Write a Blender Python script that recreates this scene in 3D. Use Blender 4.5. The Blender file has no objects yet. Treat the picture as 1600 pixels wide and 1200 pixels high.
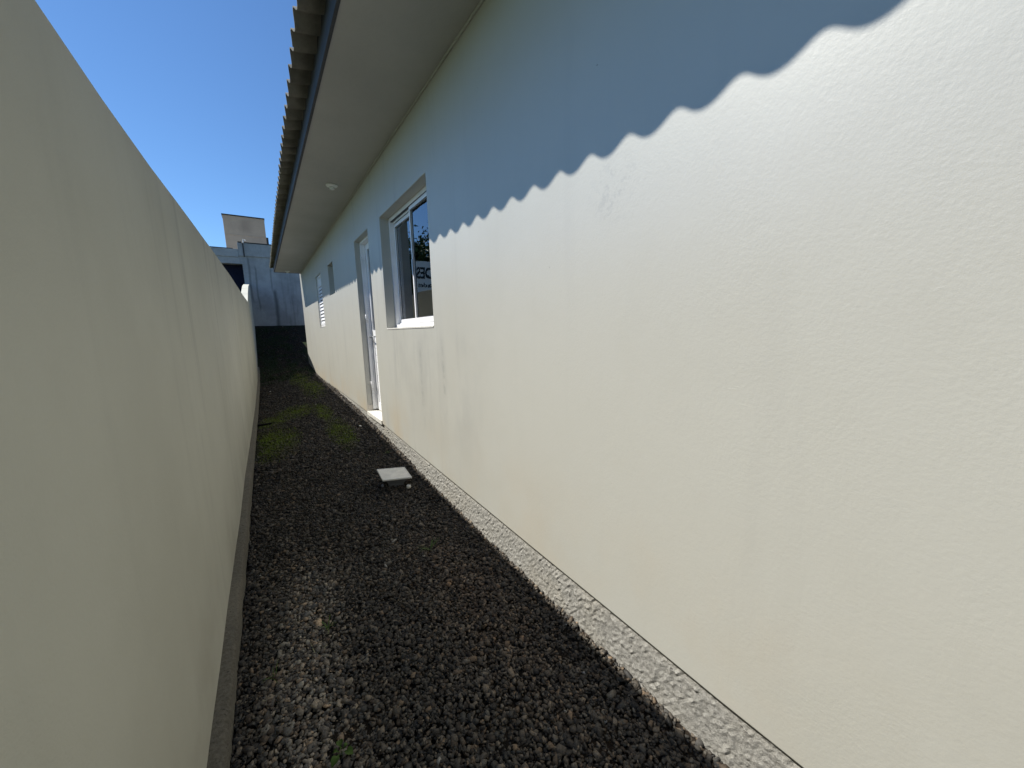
import bpy, bmesh, math, random
import numpy as np
from mathutils import Matrix, Vector, noise as mnoise

random.seed(7); rng = np.random.default_rng(7)
S = bpy.context.scene
COL = S.collection
Z0 = 1.45                       # eye height above the near gravel; shapes below are written relative to the eye

# ------------------------------------------------------------------ camera
cam_d = bpy.data.cameras.new('camera'); cam = bpy.data.objects.new('camera', cam_d); COL.objects.link(cam)
F_PX = 575.0
def _basis():
    nad = np.array([900-800, -(4450-600), -F_PX]); up = -nad/np.linalg.norm(nad)
    v = np.array([405-800, -(524-600), -F_PX]); v /= np.linalg.norm(v)
    Y = v - up*(v@up); Y /= np.linalg.norm(Y)
    return np.array([np.cross(Y, up), Y, up])
R = _basis()
M = Matrix([list(r)+[0] for r in R.tolist()] + [[0,0,0,1]])
M.translation = Vector((0, 0, Z0))
cam.matrix_world = M
cam_d.sensor_fit = 'HORIZONTAL'; cam_d.sensor_width = 36; cam_d.lens = F_PX/1600*36
cam_d.clip_start = 0.02; cam_d.clip_end = 1500
S.camera = cam

# ------------------------------------------------------------------ sky, sun, exposure
SUN = Vector((-1.0, 0.60, 1.50)).normalized()          # towards the sun
EL = math.asin(SUN.z); AZ = math.atan2(SUN.x, SUN.y)
w = bpy.data.worlds.new('World'); S.world = w; w.use_nodes = True
nt = w.node_tree; bg = nt.nodes['Background']
sky = nt.nodes.new('ShaderNodeTexSky'); sky.sky_type = 'NISHITA'; sky.sun_disc = False
sky.sun_elevation = EL; sky.sun_rotation = AZ
sky.altitude = 600; sky.air_density = 1.0; sky.dust_density = 0.0; sky.ozone_density = 2.5
tint = nt.nodes.new('ShaderNodeMix'); tint.data_type = 'RGBA'; tint.blend_type = 'MULTIPLY'; tint.inputs[0].default_value = 1
nt.links.new(sky.outputs[0], tint.inputs[6]); tint.inputs[7].default_value = (0.72, 0.97, 1.18, 1)     # deep blue of a very clear day
nt.links.new(tint.outputs[2], bg.inputs[0]); bg.inputs[1].default_value = 0.094
sun_d = bpy.data.lights.new('sun', 'SUN'); sun_d.energy = 5.0; sun_d.angle = math.radians(0.53); sun_d.color = (1.0, 0.965, 0.90)
sun = bpy.data.objects.new('sun', sun_d); COL.objects.link(sun)
sun.rotation_euler = (-SUN).to_track_quat('-Z', 'Y').to_euler(); sun.location = (0, 0, 20)
S.view_settings.view_transform = 'Standard'; S.view_settings.look = 'None'
S.view_settings.gamma = 1; S.view_settings.use_curve_mapping = False
S.view_settings.exposure = 0.54
S.render.engine = 'CYCLES'
S.cycles.max_bounces = 8; S.cycles.diffuse_bounces = 5; S.cycles.glossy_bounces = 4; S.cycles.transparent_max_bounces = 12

# ------------------------------------------------------------------ materials
class NT:
    def __init__(s, name):
        s.m = bpy.data.materials.new(name); s.m.use_nodes = True; s.t = s.m.node_tree
        s.b = s.t.nodes['Principled BSDF']; s.out = s.t.nodes['Material Output']
        s.pos = s.n('ShaderNodeNewGeometry').outputs['Position']
    def n(s, typ, **k):
        nd = s.t.nodes.new(typ)
        for a, v in k.items(): setattr(nd, a, v)
        return nd
    def lk(s, a, b): s.t.links.new(a, b)
    def map(s, scale=(1,1,1), loc=(0,0,0), src=None):
        m = s.n('ShaderNodeMapping'); s.lk(src or s.pos, m.inputs[0]); m.inputs['Scale'].default_value = scale; m.inputs['Location'].default_value = loc
        return m.outputs[0]
    def noise(s, scale, detail=4, rough=.5, vec=None, dist=0):
        x = s.n('ShaderNodeTexNoise'); s.lk(vec or s.pos, x.inputs['Vector'])
        x.inputs['Scale'].default_value = scale; x.inputs['Detail'].default_value = detail; x.inputs['Roughness'].default_value = rough; x.inputs['Distortion'].default_value = dist
        return x.outputs['Fac']
    def ramp(s, fac, a, b, va=0., vb=1.):
        r = s.n('ShaderNodeMapRange'); r.interpolation_type = 'SMOOTHSTEP'; s.lk(fac, r.inputs[0])
        for i, v in enumerate((a, b, va, vb)): r.inputs[i+1].default_value = v
        return r.outputs[0]
    def math(s, op, a, b=None, c=None):
        m = s.n('ShaderNodeMath', operation=op)
        for i, v in enumerate((a, b, c)):
            if v is None: continue
            if isinstance(v, (int, float)): m.inputs[i].default_value = v
            else: s.lk(v, m.inputs[i])
        return m.outputs[0]
    def mix(s, fac, a, b, bt='MIX'):
        m = s.n('ShaderNodeMix', data_type='RGBA', blend_type=bt)
        for sock, v in ((m.inputs[0], fac), (m.inputs[6], a), (m.inputs[7], b)):
            if isinstance(v, (int, float)): sock.default_value = v
            elif isinstance(v, tuple): sock.default_value = (*v, 1)[:4]
            else: s.lk(v, sock)
        return m.outputs[2]
    def sep(s):
        x = s.n('ShaderNodeSeparateXYZ'); s.lk(s.pos, x.inputs[0]); return x.outputs
    def bump(s, h, dist, strength=1., prev=None):
        b = s.n('ShaderNodeBump'); b.inputs['Distance'].default_value = dist; b.inputs['Strength'].default_value = strength
        s.lk(h, b.inputs['Height'])
        if prev is not None: s.lk(prev, b.inputs['Normal'])
        return b.outputs[0]
    def fin(s, col=None, rough=.6, spec=.5, normal=None, metal=0.):
        if isinstance(col, tuple): s.b.inputs['Base Color'].default_value = (*col, 1)
        elif col is not None: s.lk(col, s.b.inputs['Base Color'])
        if isinstance(rough, (int, float)): s.b.inputs['Roughness'].default_value = rough
        else: s.lk(rough, s.b.inputs['Roughness'])
        s.b.inputs['Specular IOR Level'].default_value = spec; s.b.inputs['Metallic'].default_value = metal
        if normal is not None: s.lk(normal, s.b.inputs['Normal'])
        return s.m

def plaster_house():
    t = NT('house_paint'); x, y, z = t.sep()
    base = (0.425, 0.419, 0.372)
    big = t.noise(1.3, 5, .6)
    c = t.mix(t.ramp(big, .35, .7), base, (0.405, 0.397, 0.348))
    # vertical drip streaks, grey, more of them past the window
    st = t.noise(1.0, 6, .62, t.map((1, 7, .55)))
    far = t.ramp(y, 1.8, 3.6, .08, .6)
    c = t.mix(t.math('MULTIPLY', t.ramp(st, .52, .74), far), c, (0.285, 0.28, 0.26))
    # two soft dark rain runs beside the window
    for y0, z1, z2, wd in ((2.62, .9, 1.42, .045), (3.1, .75, 1.4, .05), (3.75, .95, 1.38, .03)):
        g = t.math('SUBTRACT', 1., t.ramp(t.math('ABSOLUTE', t.math('SUBTRACT', y, y0)), 0., wd))
        zz = t.math('MULTIPLY', t.ramp(z, z1-.25, z1+.1), t.math('SUBTRACT', 1., t.ramp(z, z2-.15, z2+.05)))
        br = t.ramp(t.noise(9, 5, .7), .42, .66)
        c = t.mix(t.math('MULTIPLY', t.math('MULTIPLY', t.math('MULTIPLY', g, zz), br), .5), c, (0.22, 0.22, 0.205))
    # broad grey smudging under and beside the window
    gy = t.math('MULTIPLY', t.ramp(y, 1.7, 2.5), t.math('SUBTRACT', 1., t.ramp(y, 3.6, 4.4))); gz = t.math('MULTIPLY', t.ramp(z, .35, .8), t.math('SUBTRACT', 1., t.ramp(z, 1.3, 1.55)))
    c = t.mix(t.math('MULTIPLY', t.math('MULTIPLY', gy, gz), t.ramp(t.noise(2.6, 6, .66, t.map((1, 1.3, .6), (1, 3, 0))), .42, .72, 0, .42)), c, (0.29, 0.29, 0.27))
    # thin marks, knocks and pin holes
    pk = t.n('ShaderNodeTexVoronoi', feature='F1'); t.lk(t.map((1, 1, 1.0)), pk.inputs['Vector']); pk.inputs['Scale'].default_value = 5.5
    c = t.mix(t.math('MULTIPLY', t.math('LESS_THAN', pk.outputs['Distance'], .018), .7), c, (0.12, 0.11, 0.10))
    # scuffed patch right of the shadow edge
    sc = t.n('ShaderNodeVectorMath', operation='DISTANCE'); t.lk(t.pos, sc.inputs[0]); sc.inputs[1].default_value = (1.14, .98, Z0+.50)
    m = t.math('SUBTRACT', 1., t.ramp(sc.outputs['Value'], .03, .16))
    c = t.mix(t.math('MULTIPLY', t.math('MULTIPLY', m, t.ramp(t.noise(40, 4, .7), .5, .62)), .4), c, (0.28, 0.28, 0.265))
    # earth splash towards the foot
    foot = t.math('SUBTRACT', 1., t.ramp(z, .25, .95))
    ft = t.math('MULTIPLY', foot, t.ramp(t.noise(1.7, 5, .6, t.map((1, 1, .8), (3, 0, 0))), .38, .68))
    ft = t.math('MULTIPLY', ft, t.ramp(y, 2.2, 5.0, .22, .75))
    c = t.mix(ft, c, (0.43, 0.345, 0.225))
    # trowel / orange peel relief
    h1 = t.noise(95, 5, .6); h2 = t.noise(34, 5, .6)
    sw = t.noise(6, 7, .68, t.map((1, 1.1, .8), (5, 2, 1)), 1.6)
    hs = t.ramp(t.noise(14, 6, .7, t.map((1, .8, 1.7), (9, 1, 4)), 2.2), .60, .72)
    n = t.bump(t.math('MULTIPLY', h1, t.ramp(t.noise(2.2, 4, .6), .3, .7, .45, 1.)), .0011, .62)
    n = t.bump(h2, .0008, .2, n)
    n = t.bump(sw, .004, .13, n)
    n = t.bump(t.math('MULTIPLY', hs, t.ramp(t.noise(1.6, 3, .5), .5, .7)), .0008, .25, n)
    return t.fin(c, .42, .95, n)

def plaster_yard():
    t = NT('yard_wall_paint'); x, y, z = t.sep()
    c = t.mix(t.ramp(t.noise(1.1, 5, .6), .3, .72), (0.595, 0.585, 0.495), (0.53, 0.52, 0.435))
    st = t.noise(1.0, 6, .6, t.map((1, 6, .35), (2, 0, 0)))
    c = t.mix(t.math('MULTIPLY', t.ramp(st, .5, .76), t.ramp(y, 1.2, 3.4, .12, .7)), c, (0.33, 0.325, 0.28))
    dn = t.math('SUBTRACT', 1., t.ramp(z, .1, .7))
    c = t.mix(t.math('MULTIPLY', dn, t.ramp(t.noise(2.5, 5, .6), .4, .7, 0., .4)), c, (0.36, 0.33, 0.26))
    n = t.bump(t.noise(110, 4, .6), .0016, .7)
    n = t.bump(t.noise(5, 6, .6, None, 1.), .005, .2, n)
    return t.fin(c, .62, .3, n)

def simple(name, col, rough=.5, spec=.5, var=.12, scale=6., bump=0., bscale=60., metal=0.):
    t = NT(name)
    d = tuple(max(0, v*(1-var)) for v in col); l = tuple(min(1, v*(1+var*.6)) for v in col)
    c = t.mix(t.ramp(t.noise(scale, 5, .6), .3, .7), d, l)
    n = t.bump(t.noise(bscale, 5, .6), bump) if bump else None
    return t.fin(c, rough, spec, n, metal)

def concrete_rough(name, a, b, pit=True):
    t = NT(name)
    c = t.mix(t.ramp(t.noise(70, 6, .7), .32, .68), a, b)
    c = t.mix(t.ramp(t.noise(3, 4, .5), .45, .75, 0, .35), c, (0.30, 0.27, 0.21))
    c = t.mix(t.ramp(t.noise(80, 5, .75), .57, .66, 0, .85), c, (0.04, 0.036, 0.03))
    n = t.bump(t.noise(130, 6, .75), .007, 1.)
    n = t.bump(t.noise(45, 5, .7), .008, .6, n)
    return t.fin(c, .9, .2, n)

def old_wall(name, a, b, dark, runs=()):
    t = NT(name); x, y, z = t.sep()
    c = t.mix(t.ramp(t.noise(1.6, 7, .65), .3, .7), a, b)
    st = t.noise(1.0, 6, .65, t.map((5, 1, .35)))
    c = t.mix(t.ramp(st, .55, .8, 0, .45), c, dark)
    for x0, z1, z2, wd, k in runs:
        wob = t.math('ADD', x, t.math('MULTIPLY', t.math('SUBTRACT', t.noise(1.4, 3, .5), .5), .12))
        g = t.math('SUBTRACT', 1., t.ramp(t.math('ABSOLUTE', t.math('SUBTRACT', wob, x0)), 0., wd))
        zz = t.math('MULTIPLY', t.ramp(z, z1-.2, z1+.1), t.math('SUBTRACT', 1., t.ramp(z, z2-.1, z2+.1)))
        c = t.mix(t.math('MULTIPLY', t.math('MULTIPLY', g, zz), k), c, dark)
    n = t.bump(t.noise(14, 6, .65), .02, .5)
    return t.fin(c, .85, .2, n)

def stone_mat():
    t = NT('crushed_stone')
    a = t.n('ShaderNodeAttribute', attribute_name='tone')
    c = t.mix(t.ramp(t.noise(180, 4, .6), .3, .75), a.outputs['Color'], t.mix(1., a.outputs['Color'], (.5, .47, .42), 'MULTIPLY'))
    n = t.bump(t.noise(260, 4, .7), .0015, .7)
    return t.fin(c, .72, .35, n)

def ground_mat():
    t = NT('dark_soil'); x, y, z = t.sep()
    c = t.mix(t.ramp(t.noise(60, 6, .7), .3, .7), (0.014, 0.012, 0.010), (0.045, 0.038, 0.030))
    c = t.mix(t.ramp(t.noise(2.2, 5, .6), .48, .66, 0, .6), c, (0.05, 0.034, 0.022))
    mz = t.math('MULTIPLY', t.ramp(y, 9.5, 12), t.ramp(t.noise(3.0, 6, .65, t.map((1, 1, 1), (4, 0, 0))), .45, .6))
    c = t.mix(t.math('MULTIPLY', mz, .7), c, (0.022, 0.04, 0.014))
    far = t.math('MAXIMUM', t.ramp(x, 2, 6), t.math('SUBTRACT', 1., t.ramp(x, -6, -2)))
    far = t.math('MAXIMUM', far, t.ramp(y, 17, 22))
    c = t.mix(far, c, (0.06, 0.085, 0.03))
    n = t.bump(t.noise(85, 6, .75), .02, .9)
    return t.fin(c, .95, .1, n)

def glass_mat(name='window_glass', tint=(.62, .68, .66), ior=2.7):
    m = bpy.data.materials.new(name); m.use_nodes = True; t = m.node_tree; t.nodes.clear()
    o = t.nodes.new('ShaderNodeOutputMaterial'); mx = t.nodes.new('ShaderNodeMixShader')
    fr = t.nodes.new('ShaderNodeFresnel'); fr.inputs[0].default_value = ior
    tr = t.nodes.new('ShaderNodeBsdfTransparent'); tr.inputs[0].default_value = (*tint, 1)
    gl = t.nodes.new('ShaderNodeBsdfGlossy'); gl.inputs['Roughness'].default_value = 0.0; gl.inputs[0].default_value = (.93, .96, 1, 1)
    nz = t.nodes.new('ShaderNodeTexNoise'); nz.inputs['Scale'].default_value = 2.2
    gm = t.nodes.new('ShaderNodeNewGeometry'); t.links.new(gm.outputs['Position'], nz.inputs['Vector'])
    bp = t.nodes.new('ShaderNodeBump'); bp.inputs['Distance'].default_value = .0012; t.links.new(nz.outputs['Fac'], bp.inputs['Height'])
    t.links.new(bp.outputs[0], gl.inputs['Normal'])
    t.links.new(fr.outputs[0], mx.inputs[0]); t.links.new(tr.outputs[0], mx.inputs[1]); t.links.new(gl.outputs[0], mx.inputs[2])
    t.links.new(mx.outputs[0], o.inputs[0]); return m

def leaf_mat(name, a, b):
    t = NT(name); c = t.mix(t.noise(9, 3, .6), a, b)
    t.b.inputs['Subsurface Weight'].default_value = 0
    return t.fin(c, .6, .3)

def tile_mat():
    t = NT('fibre_cement'); x, y, z = t.sep()
    c = t.mix(t.ramp(t.noise(5, 6, .65), .3, .72), (0.20, 0.19, 0.165), (0.11, 0.105, 0.09))
    c = t.mix(t.math('MULTIPLY', t.ramp(y, 3, 10, .1, .8), t.ramp(t.noise(7, 5, .65), .4, .62)), c, (0.10, 0.10, 0.045))
    c = t.mix(t.ramp(t.noise(60, 4, .7), .58, .75, 0, .5), c, (0.05, 0.05, 0.045))
    return t.fin(c, .85, .2, t.bump(t.noise(120, 4, .6), .003, .6))

MT = dict(
    house=plaster_house(), yard=plaster_yard(),
    soffit=simple('soffit_paint', (.42, .41, .385), .7, .2, .06, 2.0, .004, 30),
    fascia=simple('fascia_paint', (.055, .055, .062), .6, .3, .12, 4, .002, 40),
    tile=tile_mat(),
    plinth=concrete_rough('rough_concrete', (.215, .207, .185), (.365, .353, .318)),
    yplinth=concrete_rough('yard_plinth_concrete', (.13, .12, .095), (.22, .20, .16)),
    alu=simple('white_aluminium', (.80, .80, .80), .32, .5, .04, 8),
    grey=simple('grey_gasket', (.04, .042, .045), .5, .4),
    steel=simple('steel', (.55, .55, .56), .3, .5, .1, 20, 0, 60, 1.),
    step=simple('threshold_stone', (.62, .60, .54), .45, .4, .15, 18, .002, 90),
    skirt=simple('beige_tile', (.50, .46, .40), .35, .5, .06, 12),
    room=simple('room_plaster', (.30, .29, .265), .8, .2, .1, 3),
    roomfloor=simple('room_floor', (.32, .30, .27), .4, .4, .1, 4),
    glass=glass_mat(),
    old=old_wall('weathered_render', (.37, .375, .375), (.25, .255, .255), (.075, .08, .08),
                 ((.62, Z0+.25, Z0+1.55, .09, .75), (-.05, Z0+1.2, Z0+2.6, .05, .55), (.12, Z0+.9, Z0+2.3, .045, .5), (.55, Z0+1.6, Z0+2.3, .04, .45))),
    cap=simple('dark_flashing', (.045, .042, .04), .7, .3),
    block=old_wall('brown_render', (.50, .37, .265), (.42, .31, .23), (.26, .19, .14), ((0., Z0+4.0, Z0+4.4, .3, .45),)),
    navy=simple('dark_navy_fill', (.012, .014, .03), .8, .1, .2, 3),
    soil=ground_mat(), stone=stone_mat(),
    plastic=simple('white_plastic', (.90, .86, .76), .4, .45, .10, 18, .001, 30),
    plastic_grey=simple('dark_grey_plastic', (.24, .235, .225), .5, .4, .15, 20),
    leaf=leaf_mat('weed_leaf', (.03, .075, .008), (.07, .12, .012)),
    grass=leaf_mat('grass_blade', (.05, .10, .02), (.12, .16, .04)),
    dry=leaf_mat('dry_straw', (.32, .30, .15), (.42, .40, .24)),
    moss=leaf_mat('moss_green', (.11, .16, .010), (.18, .235, .02)),
    moss_dark=leaf_mat('dark_moss', (.012, .035, .012), (.03, .05, .015)),
    tree=leaf_mat('tree_leaf', (.035, .06, .018), (.07, .10, .03)),
    bark=simple('bark', (.10, .075, .05), .9, .1, .3, 12, .02, 20),
    board=simple('sign_board', (.80, .80, .80), .5, .4, .03, 5),
    ink=simple('sign_ink', (.02, .022, .025), .5, .4),
    lamp=simple('lamp_plastic', (.75, .75, .73), .35, .5, .04, 10),
    black=simple('charred_wood', (.01, .009, .008), .8, .1),
    shard=simple('white_shard', (.75, .72, .66), .5, .4),
)

# ------------------------------------------------------------------ object helpers
def thing(name, label, cat, loc, group=None):
    o = bpy.data.objects.new(name, None); COL.objects.link(o); o.empty_display_size = .1
    o.location = (loc[0], loc[1], loc[2]+Z0); o['label'] = label; o['category'] = cat
    if group: o['group'] = group
    return o
def tag(o, label, cat, group=None, kind=None):
    o['label'] = label; o['category'] = cat
    if group: o['group'] = group
    if kind: o['kind'] = kind
    return o
def root_loc(p):
    v = Vector((0, 0, 0))
    while p is not None: v += p.location; p = p.parent
    return v
class MB:
    def __init__(s): s.v = []; s.f = []
    def add(s, vs, fs):
        k = len(s.v); s.v += [tuple(p) for p in vs]; s.f += [tuple(i+k for i in f) for f in fs]; return s
    def box(s, x0, x1, y0, y1, z0, z1):
        return s.add([(x0,y0,z0),(x1,y0,z0),(x1,y1,z0),(x0,y1,z0),(x0,y0,z1),(x1,y0,z1),(x1,y1,z1),(x0,y1,z1)],
                     [(0,3,2,1),(4,5,6,7),(0,1,5,4),(1,2,6,5),(2,3,7,6),(3,0,4,7)])
    def quad(s, a, b, c, d): return s.add([a, b, c, d], [(0, 1, 2, 3)])
    def lathe(s, c, prof, n=20, axis='z'):
        vs = []; fs = []
        for r, h in prof:
            for i in range(n):
                a = 2*math.pi*i/n
                p = (r*math.cos(a), r*math.sin(a), h)
                if axis == 'x': p = (h, p[0], p[1])
                vs.append((c[0]+p[0], c[1]+p[1], c[2]+p[2]))
        for j in range(len(prof)-1):
            for i in range(n): fs.append((j*n+i, j*n+(i+1) % n, (j+1)*n+(i+1) % n, (j+1)*n+i))
        fs.append(tuple(range(n))[::-1]); fs.append(tuple((len(prof)-1)*n+i for i in range(n)))
        return s.add(vs, fs)
    def tube(s, pts, r, n=6, taper=1.):
        vs = []; fs = []; P = [Vector(p) for p in pts]
        for j, p in enumerate(P):
            d = (P[min(j+1, len(P)-1)]-P[max(j-1, 0)]).normalized(); u = d.orthogonal().normalized(); v = d.cross(u)
            rr = r*(1-(1-taper)*j/(len(P)-1))
            for i in range(n):
                a = 2*math.pi*i/n; vs.append(p+u*rr*math.cos(a)+v*rr*math.sin(a))
        for j in range(len(P)-1):
            for i in range(n): fs.append((j*n+i, j*n+(i+1) % n, (j+1)*n+(i+1) % n, (j+1)*n+i))
        return s.add(vs, fs)
    def build(s, name, m, parent=None, bevel=0., smooth=False, origin=None, fix=True):
        """verts are in eye coordinates; parent's place (or the mesh's own foot) becomes the origin"""
        me = bpy.data.meshes.new(name)
        V = np.array(s.v, float); V[:, 2] += Z0
        if parent is not None: org = np.array(root_loc(parent)); lo = (0, 0, 0)
        else:
            org = np.array([(V[:, 0].min()+V[:, 0].max())/2, (V[:, 1].min()+V[:, 1].max())/2, V[:, 2].min()]); lo = tuple(org)
        if origin is not None and parent is not None:
            o2 = np.array((origin[0], origin[1], origin[2]+Z0)); lo = tuple(o2-org); org = o2
        me.from_pydata((V-org).tolist(), [], s.f); me.update()
        if fix:
            bm = bmesh.new(); bm.from_mesh(me); bmesh.ops.remove_doubles(bm, verts=bm.verts, dist=1e-5)
            bmesh.ops.recalc_face_normals(bm, faces=bm.faces); bm.to_mesh(me); bm.free()
        me.materials.append(m)
        o = bpy.data.objects.new(name, me); COL.objects.link(o); o.location = lo
        if parent is not None: o.parent = parent
        if smooth: me.polygons.foreach_set('use_smooth', [True]*len(me.polygons))
        if bevel:
            b = o.modifiers.new('bevel', 'BEVEL'); b.width = bevel; b.segments = 2; b.limit_method = 'ANGLE'; b.angle_limit = math.radians(40)
        return o
def box(name, m, parent, *a, bevel=.002): return MB().box(*a).build(name, m, parent, bevel)
def copy_obj(o, parent, loc=None, rot=None):
    c = o.copy(); COL.objects.link(c); c.parent = parent
    if loc is not None: c.location = loc
    if rot is not None: c.rotation_euler = rot
    return c
def interp(tab, x): return float(np.interp(x, [a for a, b in tab], [b for a, b in tab]))

# ------------------------------------------------------------------ measured profiles (metres, eye coordinates)
XW = 1.14                                            # face of the house wall
def XL(y): return -0.30+0.0135*y                      # face of the yard wall
G_L = [(-60, -1.46), (1.2, -1.45), (3.0, -1.445), (4.5, -1.40), (6, -1.375), (8, -1.345), (11, -1.19), (12, -1.0), (13.4, -.67), (15.5, .34), (18, .40), (60, .6)]
G_R = [(-60, -1.50), (.7, -1.475), (1.05, -1.46), (1.85, -1.43), (2.9, -1.375), (4.3, -1.27), (5.9, -1.165), (8, -1.10), (9.6, -1.09), (10.9, -1.02), (12.7, -.85), (14, -.35), (15.5, .34), (18, .40), (60, .6)]
def G(x, y):
    t = min(1, max(0, (x-XL(y))/(XW-XL(y))))
    return interp(G_L, y)*(1-t)+interp(G_R, y)*t
WB = [(-6, -1.27), (.28, -1.249), (1.14, -1.225), (2.9, -1.172), (4.5, -1.113), (6.9, -1.07), (9.6, -1.055), (13, -1.05)]
TOPL = [(-6, .65), (1.2, .645), (1.7, .632), (2.6, .668), (3.9, .707), (6.1, .757), (8.8, .785), (11.4, .838), (12.5, 1.17), (13.8, 1.48), (15.5, 1.73)]

# ------------------------------------------------------------------ ground
def make_ground():
    xs = sorted(set([-90, -50, -25, -12, -6, -3, -1.5, -.8, -.45] + [round(v, 3) for v in np.arange(-.42, 1.36, .06)] + [1.4, 2, 4, 8, 14, 25, 50, 90]))
    ys = sorted(set([-90, -40, -20, -10, -6, -4, -3] + [round(v, 3) for v in np.arange(-2, 15.8, .08)] + [16.5, 18, 22, 30, 45, 70, 110]))
    b = MB(); nx = len(xs); vs = []
    for y in ys:
        for x in xs:
            z = G(x, y)
            if -.5 < x < 1.3 and -2 < y < 15.6: z += .014*mnoise.noise(Vector((x*4, y*4, 0)))-.006
            vs.append((x, y, z))
    fs = [(j*nx+i, j*nx+i+1, (j+1)*nx+i+1, (j+1)*nx+i) for j in range(len(ys)-1) for i in range(nx-1)]
    o = b.add(vs, fs).build('ground', MT['soil'], None, smooth=True); o['kind'] = 'structure'
make_ground()

# ------------------------------------------------------------------ yard wall on the left
def make_yard_wall():
    t = thing('boundary_wall', 'long plastered yard wall in shade along the left of the gravel strip', 'wall', (-.4, 6, -1.5))
    ys = [-6, -3, -1, 0] + [round(v, 2) for v in np.arange(.5, 11.3, .5)] + [11.4, 12, 12.5, 13.1, 13.8, 14.6, 15.49]
    th = .15; vs = []; fs = []
    for y in ys:
        zt = interp(TOPL, y)+.002*mnoise.noise(Vector((0, y*1.3, 5)))
        x = XL(y)
        vs += [(x, y, -1.9), (x, y, zt), (x-th, y, zt), (x-th, y, -1.9)]
    n = len(ys)
    for j in range(n-1):
        for k in range(4): fs.append((j*4+k, j*4+(k+1) % 4, (j+1)*4+(k+1) % 4, (j+1)*4+k))
    fs += [(0, 1, 2, 3), tuple((n-1)*4+k for k in (3, 2, 1, 0))]
    MB().add(vs, fs).build('wall_panel', MT['yard'], t, .005)
    # concrete plinth at its foot
    vs = []; fs = []; ys = [round(v, 3) for v in np.arange(-2, 13.0, .04)]
    top = [(-2, -1.33), (1.4, -1.352), (2.4, -1.325), (3.3, -1.325), (4.1, -1.283), (5.8, -1.285), (8, -1.26), (11, -1.12), (13, -.8)]
    for y in ys:
        zt = interp(top, y)-.012+.006*mnoise.noise(Vector((y*3, 1, 2))); pr = .046+.006*mnoise.noise(Vector((y*5, 4, 2)))+.003*mnoise.noise(Vector((y*22, 4, 2)))
        x = XL(y); vs += [(x-.02, y, zt+.012), (x+pr-.014, y, zt+.004), (x+pr, y, zt-.012), (x+pr+.004, y, -1.75)]
    for j in range(len(ys)-1):
        for k in range(3): fs.append((j*4+k, j*4+k+1, (j+1)*4+k+1, (j+1)*4+k))
    MB().add(vs, fs).build('plinth', MT['yplinth'], t, smooth=True)
make_yard_wall()

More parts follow.
